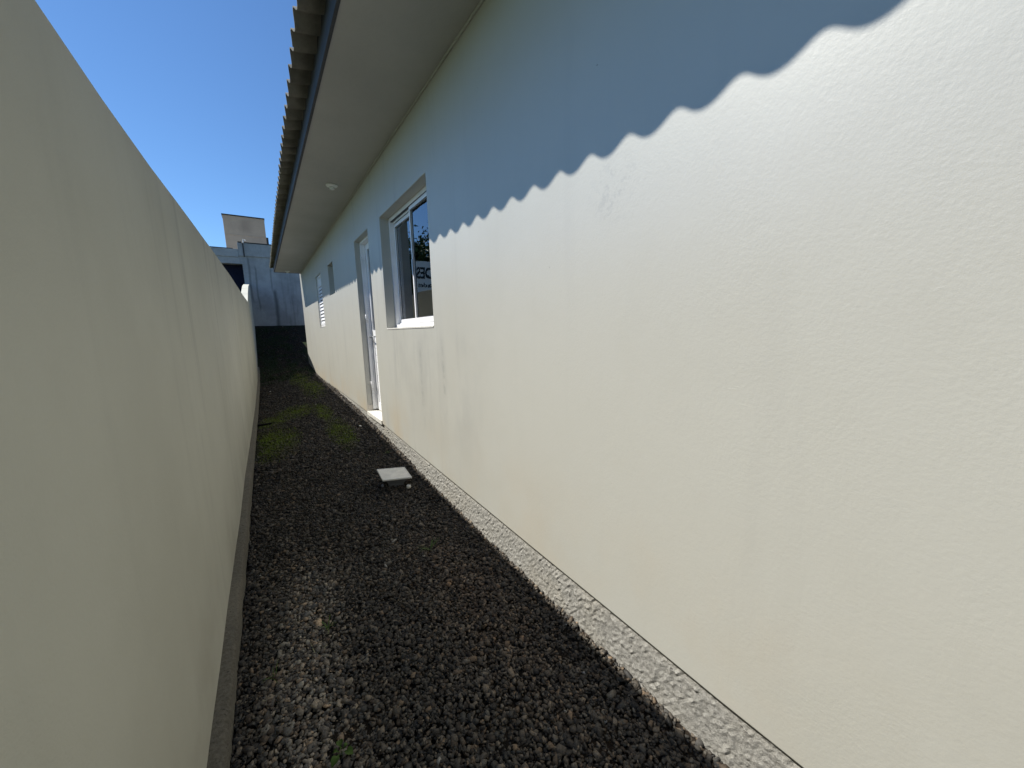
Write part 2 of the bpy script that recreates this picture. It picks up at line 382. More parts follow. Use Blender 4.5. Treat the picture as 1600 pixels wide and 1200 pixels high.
# ------------------------------------------------------------------ house
HOUSE = thing('house', 'cream single storey house with corrugated roof along the right side', 'house', (4, 4, -1.3))
Y_N, Y_F = -4.0, 12.45
WIN = (2.765, 4.05, .032, 1.163); DOOR = (4.55, 5.28, None, 1.172); SML = (6.98, 7.52, .685, 1.206); FAR = (8.46, 9.24, .155, 1.22)
def make_house_wall():
    b = MB(); TH = .17
    yc = sorted(set([Y_N, Y_F] + [round(v, 3) for v in np.arange(-3, 12.4, .5)] + [a for o in (WIN, DOOR, SML, FAR) for a in o[:2]]))
    zc = sorted([.032, .155, .685, 1.163, 1.172, 1.206, 1.22, 1.72, 2.0, -.5])
    rows = ['b'] + zc
    def zz(r, y): return interp(WB, y)+.004*mnoise.noise(Vector((y*3, 0, 0))) if r == 'b' else r
    def hole(y0, y1, r0, r1):
        ym = (y0+y1)/2; z0 = -9 if r0 == 'b' else r0; z1 = r1
        for o in (WIN, DOOR, SML, FAR):
            lo = -9 if o[2] is None else o[2]
            if o[0] < ym < o[1] and z0 >= lo-1e-6 and z1 <= o[3]+1e-6: return True
        return False
    for i in range(len(yc)-1):
        for j in range(len(rows)-1):
            if hole(yc[i], yc[i+1], rows[j], rows[j+1]): continue
            y0, y1 = yc[i], yc[i+1]
            b.quad((XW, y0, zz(rows[j], y0)), (XW, y0, zz(rows[j+1], y0)), (XW, y1, zz(rows[j+1], y1)), (XW, y1, zz(rows[j], y1)))
    # reveals
    for o in (WIN, DOOR, SML, FAR):
        ys = [y for y in yc if o[0]-1e-6 <= y <= o[1]+1e-6]
        lo = o[2]
        zs = [r for r in rows if (r == 'b' and lo is None) or (r != 'b' and (lo is None or r >= lo-1e-6) and r <= o[3]+1e-6)]
        for y in (o[0], o[1]):
            for j in range(len(zs)-1): b.quad((XW, y, zz(zs[j], y)), (XW, y, zs[j+1]), (XW+TH, y, zs[j+1]), (XW+TH, y, zz(zs[j], y)))
        for j in range(len(ys)-1):
            for z in ([o[3]] if lo is None else [lo, o[3]]): b.quad((XW, ys[j], z), (XW, ys[j+1], z), (XW+TH, ys[j+1], z), (XW+TH, ys[j], z))
    # underside lip
    for i in range(len(yc)-1):
        y0, y1 = yc[i], yc[i+1]
        if DOOR[0] < (y0+y1)/2 < DOOR[1]: continue
        b.quad((XW, y0, zz('b', y0)), (XW, y1, zz('b', y1)), (XW+.06, y1, zz('b', y1)), (XW+.06, y0, zz('b', y0)))
    b.build('front_wall', MT['house'], HOUSE, .006, fix=True)
    # the other outside walls and the rooms behind the openings
    w2 = MB(); w2.box(XW+.001, 8.0, Y_F-.15, Y_F, -1.6, 1.88); w2.box(XW+.001, 8, Y_N, Y_N+.15, -1.6, 1.88); w2.box(7.85, 8, Y_N+.15, Y_F-.15, -1.6, 1.88)
    for yy in (Y_F-.075, Y_N+.075):
        w2.add([(XW, yy-.075, 1.88), (8, yy-.075, 1.88), (4.6, yy-.075, 2.55), (XW, yy+.075, 1.88), (8, yy+.075, 1.88), (4.6, yy+.075, 2.55)], [(0, 1, 2), (3, 5, 4), (1, 4, 5, 2), (2, 5, 3, 0)])
    w2.build('rear_wall', MT['house'], HOUSE)
    r = MB(); x0 = XW+.175
    for y0, y1 in ((2.0, 4.38), (4.44, 6.3), (6.4, 8.0), (8.1, 10.5)):
        r.quad((4.2, y0, -1.0), (4.2, y1, -1.0), (4.2, y1, 1.55), (4.2, y0, 1.55))
        for y in (y0, y1): r.quad((x0, y, -1.05), (4.2, y, -1.05), (4.2, y, 1.55), (x0, y, 1.55))
        r.quad((x0, y0, 1.55), (4.2, y0, 1.55), (4.2, y1, 1.55), (x0, y1, 1.55))
        # inner face round the opening
        for o in (WIN, DOOR, SML, FAR):
            if y0 < o[0] < y1:
                lo = -1.05 if o[2] is None else o[2]
                r.quad((x0, y0, -1.05), (x0, o[0], -1.05), (x0, o[0], 1.55), (x0, y0, 1.55)); r.quad((x0, o[1], -1.05), (x0, y1, -1.05), (x0, y1, 1.55), (x0, o[1], 1.55))
                r.quad((x0, o[0], o[3]), (x0, o[1], o[3]), (x0, o[1], 1.55), (x0, o[0], 1.55))
                if lo > -1: r.quad((x0, o[0], -1.05), (x0, o[1], -1.05), (x0, o[1], lo), (x0, o[0], lo))
    r.build('room_wall', MT['room'], HOUSE, fix=False)
    MB().quad((x0, 2, -1.052), (4.2, 2, -1.052), (4.2, 10.5, -1.052), (x0, 10.5, -1.052)).build('room_floor', MT['roomfloor'], HOUSE)
    # rough cast foundation strip under the paint
    xs = []; ys = list(np.arange(-2.0, 6.0, .0125))+list(np.arange(6.0, 12.44, .04)); nz = 22; vs = []; fs = []
    for y in ys:
        zt = interp(WB, y)+.012; zb = interp(G_R, y)-.06
        for k in range(nz):
            z = zt+(zb-zt)*k/(nz-1); q = Vector((0, y*26, z*26)); q2 = Vector((7, y*62, z*62)); q3 = Vector((3, y*5, z*9))
            d = .004*mnoise.noise(q)+.007*mnoise.noise(q2)+.007*mnoise.noise(q3)
            band = .010 if (k < 4) else 0
            dz = .004*mnoise.noise(Vector((5, y*7, 0)))
            vs.append((XW+.020-abs(d)*1.3+band*.3-.012*(k/(nz-1)), y, z+dz))
    n = len(ys)
    for j in range(n-1):
        for k in range(nz-1): fs.append((j*nz+k, j*nz+k+1, (j+1)*nz+k+1, (j+1)*nz+k))
    MB().add(vs, fs).build('plinth', MT['plinth'], HOUSE, smooth=False, fix=False)
    box('slab', MT['plinth'], HOUSE, XW+.05, XW+.17, Y_N, Y_F, -1.6, -1.12, bevel=0)
make_house_wall()

# soffit, fascia
MB().box(.524, XW+.05, Y_N, 12.09, 1.69, 1.71).build('soffit', MT['soffit'], HOUSE)
MB().box(.503, .523, Y_N, 12.09, 1.682, 1.895).build('fascia', MT['fascia'], HOUSE, .002)
MB().box(.524, XW+.02, 12.092, 12.11, 1.682, 1.93).build('soffit_end_board', MT['fascia'], HOUSE, .002)
MB().box(XW-.012, XW-.0, Y_N, 12.08, 1.675, 1.6895).build('cove_strip', MT['soffit'], HOUSE, .003)

# corrugated sheets
PIT = .1815; NCOR = 6; SLOPE = .20; AMP = .028; TH = .007
def make_roof():
    def sheet_mesh(ncor, length, extra=.45):
        # asymmetric wave as pressed fibre cement; local x up the slope, y along the eaves
        b = MB(); per = 14; ny = int((ncor+extra)*per)
        nxs = [0, .012, .5, length] ; vs = []; fs = []
        ca, sa = math.cos(math.atan(SLOPE)), math.sin(math.atan(SLOPE))
        def prof(u):
            ph = 2*math.pi*(u)
            return AMP*math.cos(ph+.18*math.sin(ph))
        for side in (0, 1):
            for i, l in enumerate(nxs):
                for j in range(ny+1):
                    u = j/per; h = prof(u)+(TH if side else 0)
                    if u > ncor+.02: h += TH*1.15           # side lap rides over the next sheet
                    if i == 0: h += 0
                    vs.append((l*ca-h*sa, u*PIT, l*sa+h*ca))
        nj = ny+1; nx = len(nxs); off = nx*nj
        for i in range(nx-1):
            for j in range(ny):
                a = i*nj+j; fs.append((a, a+1, a+nj+1, a+nj)); a += off; fs.append((a, a+nj, a+nj+1, a+1))
        for j in range(ny): fs.append((j, off+j, off+j+1, j+1)); e = (nx-1)*nj+j; fs.append((e, e+1, off+e+1, off+e))
        for i in range(nx-1): a = i*nj; fs.append((a, a+nj, off+a+nj, off+a)); a += ny; fs.append((a, off+a, off+a+nj, a+nj))
        me = bpy.data.meshes.new('roof_sheet'); me.from_pydata(vs, [], fs); me.update(); me.materials.append(MT['tile'])
        me.polygons.foreach_set('use_smooth', [True]*len(me.polygons)); 
        bm = bmesh.new(); bm.from_mesh(me); bmesh.ops.recalc_face_normals(bm, faces=bm.faces)
        for e in bm.edges:
            if len(e.link_faces) == 2 and e.calc_face_angle() > .8: e.smooth = False
        bm.to_mesh(me); bm.free()
        return me
    me = sheet_mesh(NCOR, 4.3)
    crest0 = 2.846                                # a crest of the eaves edge, measured
    w_ = NCOR*PIT; y = crest0-6*w_
    k = 0
    while y < 12.3-PIT:
        n = NCOR
        m = me
        if y+w_ > 12.45:
            n = max(1, int((12.45-y)/PIT)); m = sheet_mesh(n, 4.3, 0)
        o = bpy.data.objects.new('roof_sheet', m); COL.objects.link(o); o.parent = HOUSE
        xe = .340+.0068*(y+w_/2)
        zc = 1.823+random.uniform(-.0015, .0015)
        o.location = Vector((xe+random.uniform(-.003, .003), y, zc+Z0))-HOUSE.location
        o.rotation_euler = (0, 0, -.0068)
        if y < 12.3:                                 # far slope of the roof
            q = bpy.data.objects.new('roof_sheet', m); COL.objects.link(q); q.parent = HOUSE
            q.location = Vector((8.85, y+n*PIT, zc+Z0))-HOUSE.location; q.rotation_euler = (0, 0, math.pi)
        y += w_; k += 1
    rc = MB(); rc.tube([(4.6, Y_N-.3, 2.70), (4.6, 12.5, 2.70)], .09, 10); rc.build('ridge_cap', MT['tile'], HOUSE, smooth=True)
make_roof()

# ------------------------------------------------------------------ openings
def frame_rect(name, m, parent, x0, x1, y0, y1, z0, z1, w, bevel=.002, wb=None):
    b = MB(); wb = wb or w
    b.box(x0, x1, y0, y0+w, z0, z1); b.box(x0, x1, y1-w, y1, z0, z1); b.box(x0, x1, y0+w, y1-w, z1-w, z1); b.box(x0, x1, y0+w, y1-w, z0, z0+wb)
    return b.build(name, m, parent, bevel)
def make_window():
    y0, y1, z0, z1 = WIN; x = XW+.095
    fr = frame_rect('window', MT['alu'], HOUSE, x, x+.075, y0+.002, y1-.002, z0+.012, z1-.002, .034)
    box('window_sill', MT['step'], fr, XW-.004, x+.002, y0+.002, y1-.002, z0-.004, z0+.011)
    box('track', MT['alu'], fr, x+.030, x+.038, y0+.036, y1-.036, z0+.046, z0+.062, bevel=.001)
    box('track', MT['alu'], fr, x+.030, x+.038, y0+.036, y1-.036, z1-.055, z1-.036, bevel=.001)
    box('track', MT['grey'], fr, x+.004, x+.072, y0+.036, y1-.036, z1-.0385, z1-.0362, bevel=0)
    ym = 3.425
    za, zb = z0+.050, z1-.046
    s1 = frame_rect('sash', MT['alu'], HOUSE, x+.004, x+.028, y0+.036, ym+.012, za, zb, .034, wb=.048)         # near, outer
    s2 = frame_rect('sash', MT['alu'], HOUSE, x+.042, x+.068, ym-.012, y1-.036, za, zb-.012, .034, wb=.050)    # far, inner
    for s, xx, a, c, zt in ((s1, x+.016, y0+.070, ym-.022, zb-.034), (s2, x+.056, ym+.022, y1-.070, zb-.046)):
        MB().box(xx-.002, xx+.002, a-.004, c+.004, za+.046, zt+.003).build('pane', MT['glass'], s)
        frame_rect('gasket', MT['grey'], s, xx-.014, xx-.0105, a-.0015, c+.0015, za+.0485, zt+.0015, .0045, 0)
    box('latch', MT['steel'], s1, x-.004, x+.0035, ym-.012, ym+.004, .52, .66)
    box('curtain_rail', MT['alu'], fr, x+.30, x+.33, y0-.2, y1+.2, z1+.02, z1+.05)
make_window()
def make_door():
    y0, y1, _, z1 = DOOR; zf = -1.075; x = XW+.070
    fr = MB(); fr.box(x, x+.098, y0+.002, y0+.024, zf+.02, z1-.002); fr.box(x, x+.098, y1-.024, y1-.002, zf+.02, z1-.002); fr.box(x, x+.098, y0+.024, y1-.024, z1-.028, z1-.002)
    fr.box(x+.04, x+.058, y1-.036, y1-.0245, zf+.02, z1-.03)
    f = fr.build('door_frame', MT['alu'], HOUSE, .003)
    lf = MB(); a, c = y0+.028, y1-.028; xx = x+.060
    lf.box(xx, xx+.036, a, a+.075, zf+.02, z1-.032); lf.box(xx, xx+.036, c-.075, c, zf+.02, z1-.032)
    lf.box(xx, xx+.036, a+.075, c-.075, z1-.105, z1-.032); lf.box(xx, xx+.036, a+.075, c-.075, zf+.02, zf+.12); lf.box(xx, xx+.036, a+.075, c-.075, -.05, .03)
    d = lf.build('door', MT['alu'], HOUSE, .003)
    MB().box(xx+.016, xx+.02, a+.07, c-.07, .027, z1-.102).build('pane', MT['glass'], d)
    z = zf+.122
    while z < -.055:
        box('panel_slat', MT['alu'], d, xx+.010, xx+.026, a+.075, c-.075, z, min(z+.088, -.051), bevel=.004); z += .092
    box('handle_plate', MT['steel'], d, xx-.006, xx-.0005, c-.055, c-.025, -.20, .02)
    h = MB(); h.tube([(xx-.004, c-.04, -.06), (xx-.045, c-.04, -.06), (xx-.05, c-.055, -.06), (xx-.05, c-.15, -.06)], .008, 8); h.build('handle', MT['steel'], d, smooth=True)
    for zz in (-.75, .15, .9):
        MB().lathe((x-.004, y1-.045, zz), [(.007, 0), (.007, .09)], 8).build('hinge', MT['alu'], f, smooth=True)
    box('threshold', MT['step'], HOUSE, XW-.012, XW+.20, y0+.003, y1-.003, -1.125, -1.072, bevel=.003)
    box('skirting_tile', MT['skirt'], HOUSE, XW+.004, x-.001, y1-.010, y1-.001, -1.071, -.99, bevel=.001)
    box('skirting_tile', MT['skirt'], HOUSE, XW+.004, x-.001, y0+.001, y0+.010, -1.071, -.99, bevel=.001)
make_door()
def make_small_window():
    y0, y1, z0, z1 = SML; x = XW+.15
    f = frame_rect('window', MT['alu'], HOUSE, x-.04, x+.0, y0+.002, y1-.002, z0+.002, z1-.002, .022)
    f.location.x += .035
    s = frame_rect('sash', MT['alu'], f, x-.022, x-.004, y0+.025, y1-.025, z0+.025, z1-.025, .025)
    MB().box(x-.012, x-.009, y0+.048, y1-.048, z0+.048, z1-.048).build('pane', MT['glass'], s)
make_small_window()
def make_shutter():
    y0, y1, z0, z1 = FAR; x = XW+.028
    f = frame_rect('shutter_window', MT['alu'], HOUSE, x, x+.06, y0+.002, y1-.002, z0+.002, z1-.002, .035, .003)
    box('upper_panel', MT['alu'], f, x+.018, x+.034, y0+.037, y1-.037, 1.03, z1-.037, bevel=.002)
    inner = frame_rect('shutter_leaf', MT['alu'], HOUSE, x-.006, x+.020, y0+.034, y1-.034, z0+.034, 1.02, .03, .002)
    first = None; z = z0+.068; me = None
    while z < .97:
        if first is None:
            b = MB(); b.add([(x-.004, y0+.066, z), (x-.004, y1-.066, z), (x+.016, y1-.066, z+.060), (x+.016, y0+.066, z+.060),
                             (x+.001, y0+.066, z-.002), (x+.001, y1-.066, z-.002), (x+.021, y1-.066, z+.058), (x+.021, y0+.066, z+.058)],
                            [(0, 1, 2, 3), (4, 7, 6, 5), (0, 4, 5, 1), (3, 2, 6, 7), (0, 3, 7, 4), (1, 5, 6, 2)])
            first = b.build('slat', MT['alu'], inner); zf = z
        else:
            copy_obj(first, inner, first.location+Vector((0, 0, z-zf)))
        z += .070
    MB().box(x+.026, x+.030, y0+.03, y1-.03, z0+.03, 1.02).build('backing_panel', MT['plastic_grey'], inner)
    box('window_sill', MT['step'], f, XW-.006, x+.002, y0+.002, y1-.002, z0-.006, z0+.0015)
make_shutter()

# soffit lamps
def make_lamp(x, y, label):
    t = thing('ceiling_light', label, 'ceiling light', (x, y, 1.69), 'round lamp holders on the soffit')
    MB().lathe((x, y, 1.69), [(.062, -.0005), (.064, -.008), (.058, -.016), (.034, -.020), (.032, -.022)], 28).build('base', MT['lamp'], t, smooth=True)
    MB().lathe((x, y, 1.69), [(.026, -.0225), (.026, -.046), (.023, -.049), (.018, -.049), (.017, -.030)], 20).build('socket', MT['lamp'], t, smooth=True)
    MB().lathe((x, y, 1.69), [(.0165, -.031), (.0165, -.0315)], 16).build('contact', MT['grey'], t)
    return t
make_lamp(.868, 4.88, 'round white lamp holder on the soffit above the sliding window')
make_lamp(.80, 11.8, 'small white lamp holder at the far end of the soffit')

# ------------------------------------------------------------------ neighbour's wall at the end, block on the roof behind
def make_back():
    t = thing('neighbour_building', 'weathered blue grey building wall closing the far end of the passage', 'building', (2, 17, .3))
    Y = 15.5
    b = MB(); xo0, xo1, zo0, zo1 = -1.9, -.215, .5, 2.37; x0, x1 = -2.2, 7.0; xs = -.27; zl, zr = 2.83, 3.03
    xc = [x0, xo0, xs, xo1, 1.5, 3, 5, x1]; zc = [-1.6, .5, 2.37, 2.55, 'top']
    def top(x): return zl if x < xs-1e-6 else zr
    for i in range(len(xc)-1):
        for j in range(len(zc)-1):
            xm = (xc[i]+xc[i+1])/2; tp = top(xm); za = zc[j]; zb = tp if zc[j+1] == 'top' else zc[j+1]
            if xo0 < xm < xo1 and j == 1: continue
            b.quad((xc[i], Y, za), (xc[i+1], Y, za), (xc[i+1], Y, zb), (xc[i], Y, zb))
    D = .35
    b.quad((xo0, Y, zo0), (xo0, Y, zo1), (xo0, Y+D, zo1), (xo0, Y+D, zo0)); b.quad((xo1, Y, zo0), (xo1, Y, zo1), (xo1, Y+D, zo1), (xo1, Y+D, zo0))
    b.quad((xo0, Y, zo1), (xo1, Y, zo1), (xo1, Y+D, zo1), (xo0, Y+D, zo1)); b.quad((xo0, Y, zo0), (xo1, Y, zo0), (xo1, Y+D, zo0), (xo0, Y+D, zo0))
    # sides, back, top of the volume
    b.quad((x0, Y, -1.6), (x0, Y, zl), (x0, Y+5, zl), (x0, Y+5, -1.6)); b.quad((x1, Y, -1.6), (x1, Y, zr), (x1, Y+5, zr), (x1, Y+5, -1.6))
    b.quad((x0, Y+5, -1.6), (x1, Y+5, -1.6), (x1, Y+5, zl), (x0, Y+5, zl))
    b.quad((x0, Y, zl), (xs, Y, zl), (xs, Y+5, zl), (x0, Y+5, zl)); b.quad((xs, Y, zr), (x1, Y, zr), (x1, Y+5, zr), (xs, Y+5, zr)); b.quad((xs, Y, zl), (xs, Y, zr), (xs, Y+5, zr), (xs, Y+5, zl))
    b.build('wall', MT['old'], t)
    MB().box(xo0-.02, xo1+.02, Y+.30, Y+.34, zo0-.02, zo1+.02).build('opening_fill', MT['navy'], t)  # even near-black navy sheet closing the back of the recessed opening
    # parapet band and flashings
    b = MB(); b.box(xs-.02, x1, Y-.035, Y-.001, 2.62, zr+.012); b.build('parapet_band', MT['old'], t, .012)
    b = MB(); b.box(x0, xs-.0215, Y-.028, Y-.001, 2.58, zl+.006); b.build('parapet_band', MT['old'], t, .012)
    b = MB(); b.box(-.10, x1, Y-.05, Y+.20, zr+.013, zr+.04); b.build('flashing', MT['cap'], t, .004)
    b = MB(); b.box(-1.4, -.42, Y-.04, Y+.2, zl+.007, zl+.022); b.build('flashing', MT['cap'], t, .004)
    b = MB(); b.box(xs-.0, -.17, Y-.045, Y+.2, zr+.013, zr+.05); b.build('flashing', MT['cap'], t, .004)
    b = MB(); b.tube([(-.12, Y-.02, zr+.02), (-.115, Y-.02, zr+.13), (-.05, Y-.02, zr+.10)], .016, 8); b.build('conduit', MT['lamp'], t, smooth=True)
    b = MB(); b.box(-.152, -.118, Y-.052, Y-.036, 2.6, zr+.01); b.build('downspout_stain_strip', MT['cap'], t, .003)
    # block on the roof
    k = thing('rooftop_block', 'brown rendered box structure rising above the far grey wall', 'rooftop structure', (0, 19, 2.83))
    Y = 18.0
    b = MB(); b.box(-.675, .63, Y, Y+1.6, 2.831, 4.50); b.build('tank_room_wall', MT['block'], k, .01)
    b = MB(); b.box(-.70, .645, Y-.03, Y+1.63, 4.501, 4.535); b.build('coping', MT['cap'], k, .004)
    b = MB(); b.box(.631, .70, Y+.03, Y+1.2, 2.831, 3.83); b.build('side_pier', MT['cap'], k, .006)
    b = MB(); b.box(-.64, .60, Y-.012, Y-.001, 3.80, 3.835); b.build('ledge_strip', MT['block'], k, .003)
make_back()

# ------------------------------------------------------------------ sign beyond the yard wall (seen only in the window glass)
def make_sign():
    Y = 12.0
    t = thing('sign_board', 'white sign board lettered DES behind the yard wall, mirrored in the sliding window', 'sign', (-2.4, Y, -1.3))
    box('panel', MT['board'], t, -3.1, -1.91, Y, Y+.03, .9, 2.27)
    for x in (-2.95, -2.05): box('post', MT['steel'], t, x-.03, x+.03, Y+.031, Y+.09, -1.3, 2.2)
    def text(body, x0, x1, z0, z1, off):
        cu = bpy.data.curves.new('lettering', 'FONT'); cu.body = body; cu.size = 1; cu.extrude = .003; cu.offset = off
        tmp = bpy.data.objects.new('lettering', cu)
        me = bpy.data.meshes.new_from_object(tmp); me.materials.clear(); me.materials.append(MT['ink'])
        n = len(me.vertices); V = np.empty(n*3); me.vertices.foreach_get('co', V); V = V.reshape(-1, 3)
        lo, hi = V.min(0), V.max(0)
        W = np.stack([x0+(V[:, 0]-lo[0])/(hi[0]-lo[0])*(x1-x0), Y-.002-(V[:, 2]-lo[2]), z0+(V[:, 1]-lo[1])/(hi[1]-lo[1])*(z1-z0)], 1)-np.array([-2.4, Y, -1.3])
        me.vertices.foreach_set('co', W.ravel()); me.update()
        o = bpy.data.objects.new('lettering', me); COL.objects.link(o); o.parent = t
        bpy.data.objects.remove(tmp)
    text('DES', -2.50, -1.955, 1.72, 2.09, .03)
    text('cades', -2.54, -1.98, 1.44, 1.60, .015)
make_sign()

# ------------------------------------------------------------------ trees beyond the wall
def make_tree(x, y, h, r, label, seed, low=.15):
    rs = random.Random(seed); z = G(x, y)
    t = thing('tree', label, 'tree', (x, y, z), 'trees beyond the yard wall')
    b = MB(); b.tube([(x, y, z-.2), (x+.1, y, z+h*.3), (x-.05, y+.1, z+h*.6), (x, y, z+h*.85)], .16, 8, .25)
    for i in range(7):
        a = rs.uniform(0, 6.28); zz = z+h*rs.uniform(.25, .6)
        b.tube([(x, y, zz), (x+r*.4*math.cos(a), y+r*.4*math.sin(a), zz+h*.12), (x+r*.8*math.cos(a), y+r*.8*math.sin(a), zz+h*.2)], .06, 5, .3)
    b.build('trunk', MT['bark'], t, smooth=True)
    n = 4200; g = np.random.default_rng(seed)
    nc = 34; cc = []
    for i in range(nc):
        a = g.uniform(0, 6.28); q = g.uniform(0, 1)**.5; hh = g.uniform(low, 1)
        rr = r*q*math.sqrt(max(.08, 1-((hh-.5)/.55)**2))
        cc.append((x+rr*math.cos(a), y+rr*math.sin(a), z+h*hh))
    cc = np.array(cc); P = cc[g.integers(0, nc, n)]+g.normal(0, r*.17, (n, 3))
    u = g.normal(size=(n, 3)); u /= np.linalg.norm(u, axis=1)[:, None]; v = np.cross(u, g.normal(size=(n, 3))); v /= np.linalg.norm(v, axis=1)[:, None]
    s = g.uniform(.08, .2, (n, 1))
    V = np.stack([P-u*s, P-v*s*.5, P+u*s, P+v*s*.5], 1).reshape(-1, 3)
    MB().add(V.tolist(), [(4*i, 4*i+1, 4*i+2, 4*i+3) for i in range(n)]).build('crown', MT['tree'], t, fix=False)
make_tree(-9.6, 28.5, 7.2, 2.3, 'tall dark leafy tree beyond the yard wall, right one in the window reflection', 3)
make_tree(-7.0, 27.0, 6.0, 1.6, 'lower leafy tree beyond the yard wall, left one in the window reflection', 5)
make_tree(-11.6, 26.0, 6.6, 2.2, 'broad leafy tree farthest out beyond the yard wall', 8)

# ------------------------------------------------------------------ gravel
PATCH = [(.02, 5.45, .26, .75), (.06, 6.6, .22, .4), (.74, 5.1, .14, .7), (.70, 6.4, .12, .6), (.82, 9.0, .20, 1.3), (.72, 10.4, .22, .8), (.35, 6.9, .3, .5)]
def moss_amt(x, y):
    v = 0
    for cx, cy, rx, ry in PATCH:
        v = np.maximum(v, np.clip(1.25-np.sqrt(((x-cx)/rx)**2+((y-cy)/ry)**2), 0, 1))
    return v
GYS = np.linspace(-2, 15.5, 400); GLt = np.interp(GYS, *zip(*G_L)); GRt = np.interp(GYS, *zip(*G_R))
def Gv(x, y):
    l = np.interp(y, GYS, GLt); r = np.interp(y, GYS, GRt); xl = -.30+.0135*y; t = np.clip((x-xl)/(XW-xl), 0, 1)
    return l*(1-t)+r*t
def make_gravel():
    # twenty angular stone shapes
    shapes = []
    for i in range(20):
        bm = bmesh.new()
        g = np.random.default_rng(100+i)
        for cx in (-1, 1):
            for cy in (-1, 1):
                for cz in (-1, 1): bm.verts.new((cx*g.uniform(.35, .95), cy*.72*g.uniform(.4, 1.), cz*.42*g.uniform(.55, 1.05)))
        bm.verts.new((g.choice([-1, 1])*1.05, g.uniform(-.3, .3), g.uniform(-.15, .15)))
        r = bmesh.ops.convex_hull(bm, input=bm.verts)
        bmesh.ops.delete(bm, geom=[v for v in bm.verts if not v.link_faces], context='VERTS')
        bm.verts.ensure_lookup_table()
        for k, v in enumerate(bm.verts): v.index = k
        V = np.array([v.co[:] for v in bm.verts]); F = np.array([[v.index for v in f.verts] for f in bm.faces])
        bm.free(); shapes.append((V, F))
    zones = [(0.0, 2.4, 13500, .0076), (2.4, 4.0, 9500, .0080), (4.0, 7.0, 4800, .0098), (7.0, 11.0, 2500, .012), (11.0, 15.4, 700, .014)]
    X = []; Y = []; Sz = []
    for y0, y1, dens, s in zones:
        n = int(dens*(y1-y0)*1.4); y = rng.uniform(y0, y1, n); xl = -.30+.0135*y+.05
        x = xl+(1.15-xl)*rng.uniform(0, 1, n)
        X.append(x); Y.append(y); Sz.append(s*np.clip(rng.lognormal(-.12, .42, n), .38, 2.6))
    X = np.concatenate(X); Y = np.concatenate(Y); Sz = np.concatenate(Sz); n = len(X)
    Z = Gv(X, Y)+rng.uniform(-.004, .013, n)
    # small heaps so that the surface is not level
    low = np.array([mnoise.noise(Vector((a*5, b*5, 0)))*.010+mnoise.noise(Vector((a*1.7, b*1.7, 3)))*.010 for a, b in zip(X, Y)])
    Z = Z+low
    # colours
    br = rng.uniform(0, 1, n)
    base = np.stack([np.interp(br, [0, .5, .85, 1], [.045, .095, .165, .27]), np.interp(br, [0, .5, .85, 1], [.040, .082, .138, .22]), np.interp(br, [0, .5, .85, 1], [.036, .068, .108, .165])], 1)
    warm = rng.uniform(0, 1, n)[:, None]; base = base*np.where(warm > .8, np.array([[1.12, .98, .86]]), np.where(warm < .25, np.array([[.88, .95, 1.02]]), 1.))
    # dustier, paler drift towards the left front
    dx = X-(-.02+.10*(Y-1.2)); dust = np.exp(-(dx/.14)**2)*np.clip((2.7-Y)/.6, 0, 1)
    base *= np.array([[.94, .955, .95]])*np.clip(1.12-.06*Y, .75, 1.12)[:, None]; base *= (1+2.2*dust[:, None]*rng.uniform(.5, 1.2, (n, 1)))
    # reddish drift to the right
    red = np.exp(-((X-.82)/.2)**2-((Y-1.65)/.6)**2); base *= (1+red[:, None]*np.array([[.28, .14, .05]]))
    mo = moss_amt(X, Y)*rng.uniform(.3, 1, n); base = base*(1-mo[:, None]*.8)+mo[:, None]*.8*np.array([[.11, .14, .014]])
    rare = rng.uniform(0, 1, n) > .9985; base[rare] = np.array([.42, .40, .36])
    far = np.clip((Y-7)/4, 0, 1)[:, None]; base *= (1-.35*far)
    sid = rng.integers(0, len(shapes), n)
    a = rng.uniform(0, 2*math.pi, n); tx = rng.normal(0, .38, n); ty = rng.normal(0, .38, n)
    ca, sa = np.cos(a), np.sin(a); cx, sx = np.cos(tx), np.sin(tx); cy, sy = np.cos(ty), np.sin(ty)
    Rz = np.zeros((n, 3, 3)); Rz[:, 0, 0] = ca; Rz[:, 0, 1] = -sa; Rz[:, 1, 0] = sa; Rz[:, 1, 1] = ca; Rz[:, 2, 2] = 1
    Rx = np.zeros((n, 3, 3)); Rx[:, 0, 0] = 1; Rx[:, 1, 1] = cx; Rx[:, 1, 2] = -sx; Rx[:, 2, 1] = sx; Rx[:, 2, 2] = cx
    Ry = np.zeros((n, 3, 3)); Ry[:, 1, 1] = 1; Ry[:, 0, 0] = cy; Ry[:, 0, 2] = sy; Ry[:, 2, 0] = -sy; Ry[:, 2, 2] = cy
    Rm = Rz@Rx@Ry
    st = np.stack([rng.uniform(.85, 1.3, n), rng.uniform(.85, 1.25, n), rng.uniform(.75, 1.25, n)], 1)
    VV = []; FF = []; CC = []; k = 0
    for i, (V, F) in enumerate(shapes):
        idx = np.where(sid == i)[0]; m = len(idx)
        P = (V[None]*st[idx][:, None])*Sz[idx][:, None, None]
        P = np.einsum('nij,nvj->nvi', Rm[idx], P)+np.stack([X[idx], Y[idx], Z[idx]+Z0], 1)[:, None]
        VV.append(P.reshape(-1, 3)); FF.append((F[None]+(k+np.arange(m)*len(V))[:, None, None]).reshape(-1, 3)); CC.append(np.repeat(base[idx], len(V), 0)); k += m*len(V)
    VV = np.concatenate(VV); FF = np.concatenate(FF); CC = np.concatenate(CC)
    VV[:, 0] = np.minimum(VV[:, 0], XW+.02)
    me = bpy.data.meshes.new('gravel')
    me.vertices.add(len(VV)); me.vertices.foreach_set('co', VV.ravel())
    me.loops.add(FF.size); me.loops.foreach_set('vertex_index', FF.ravel().astype(np.int32))
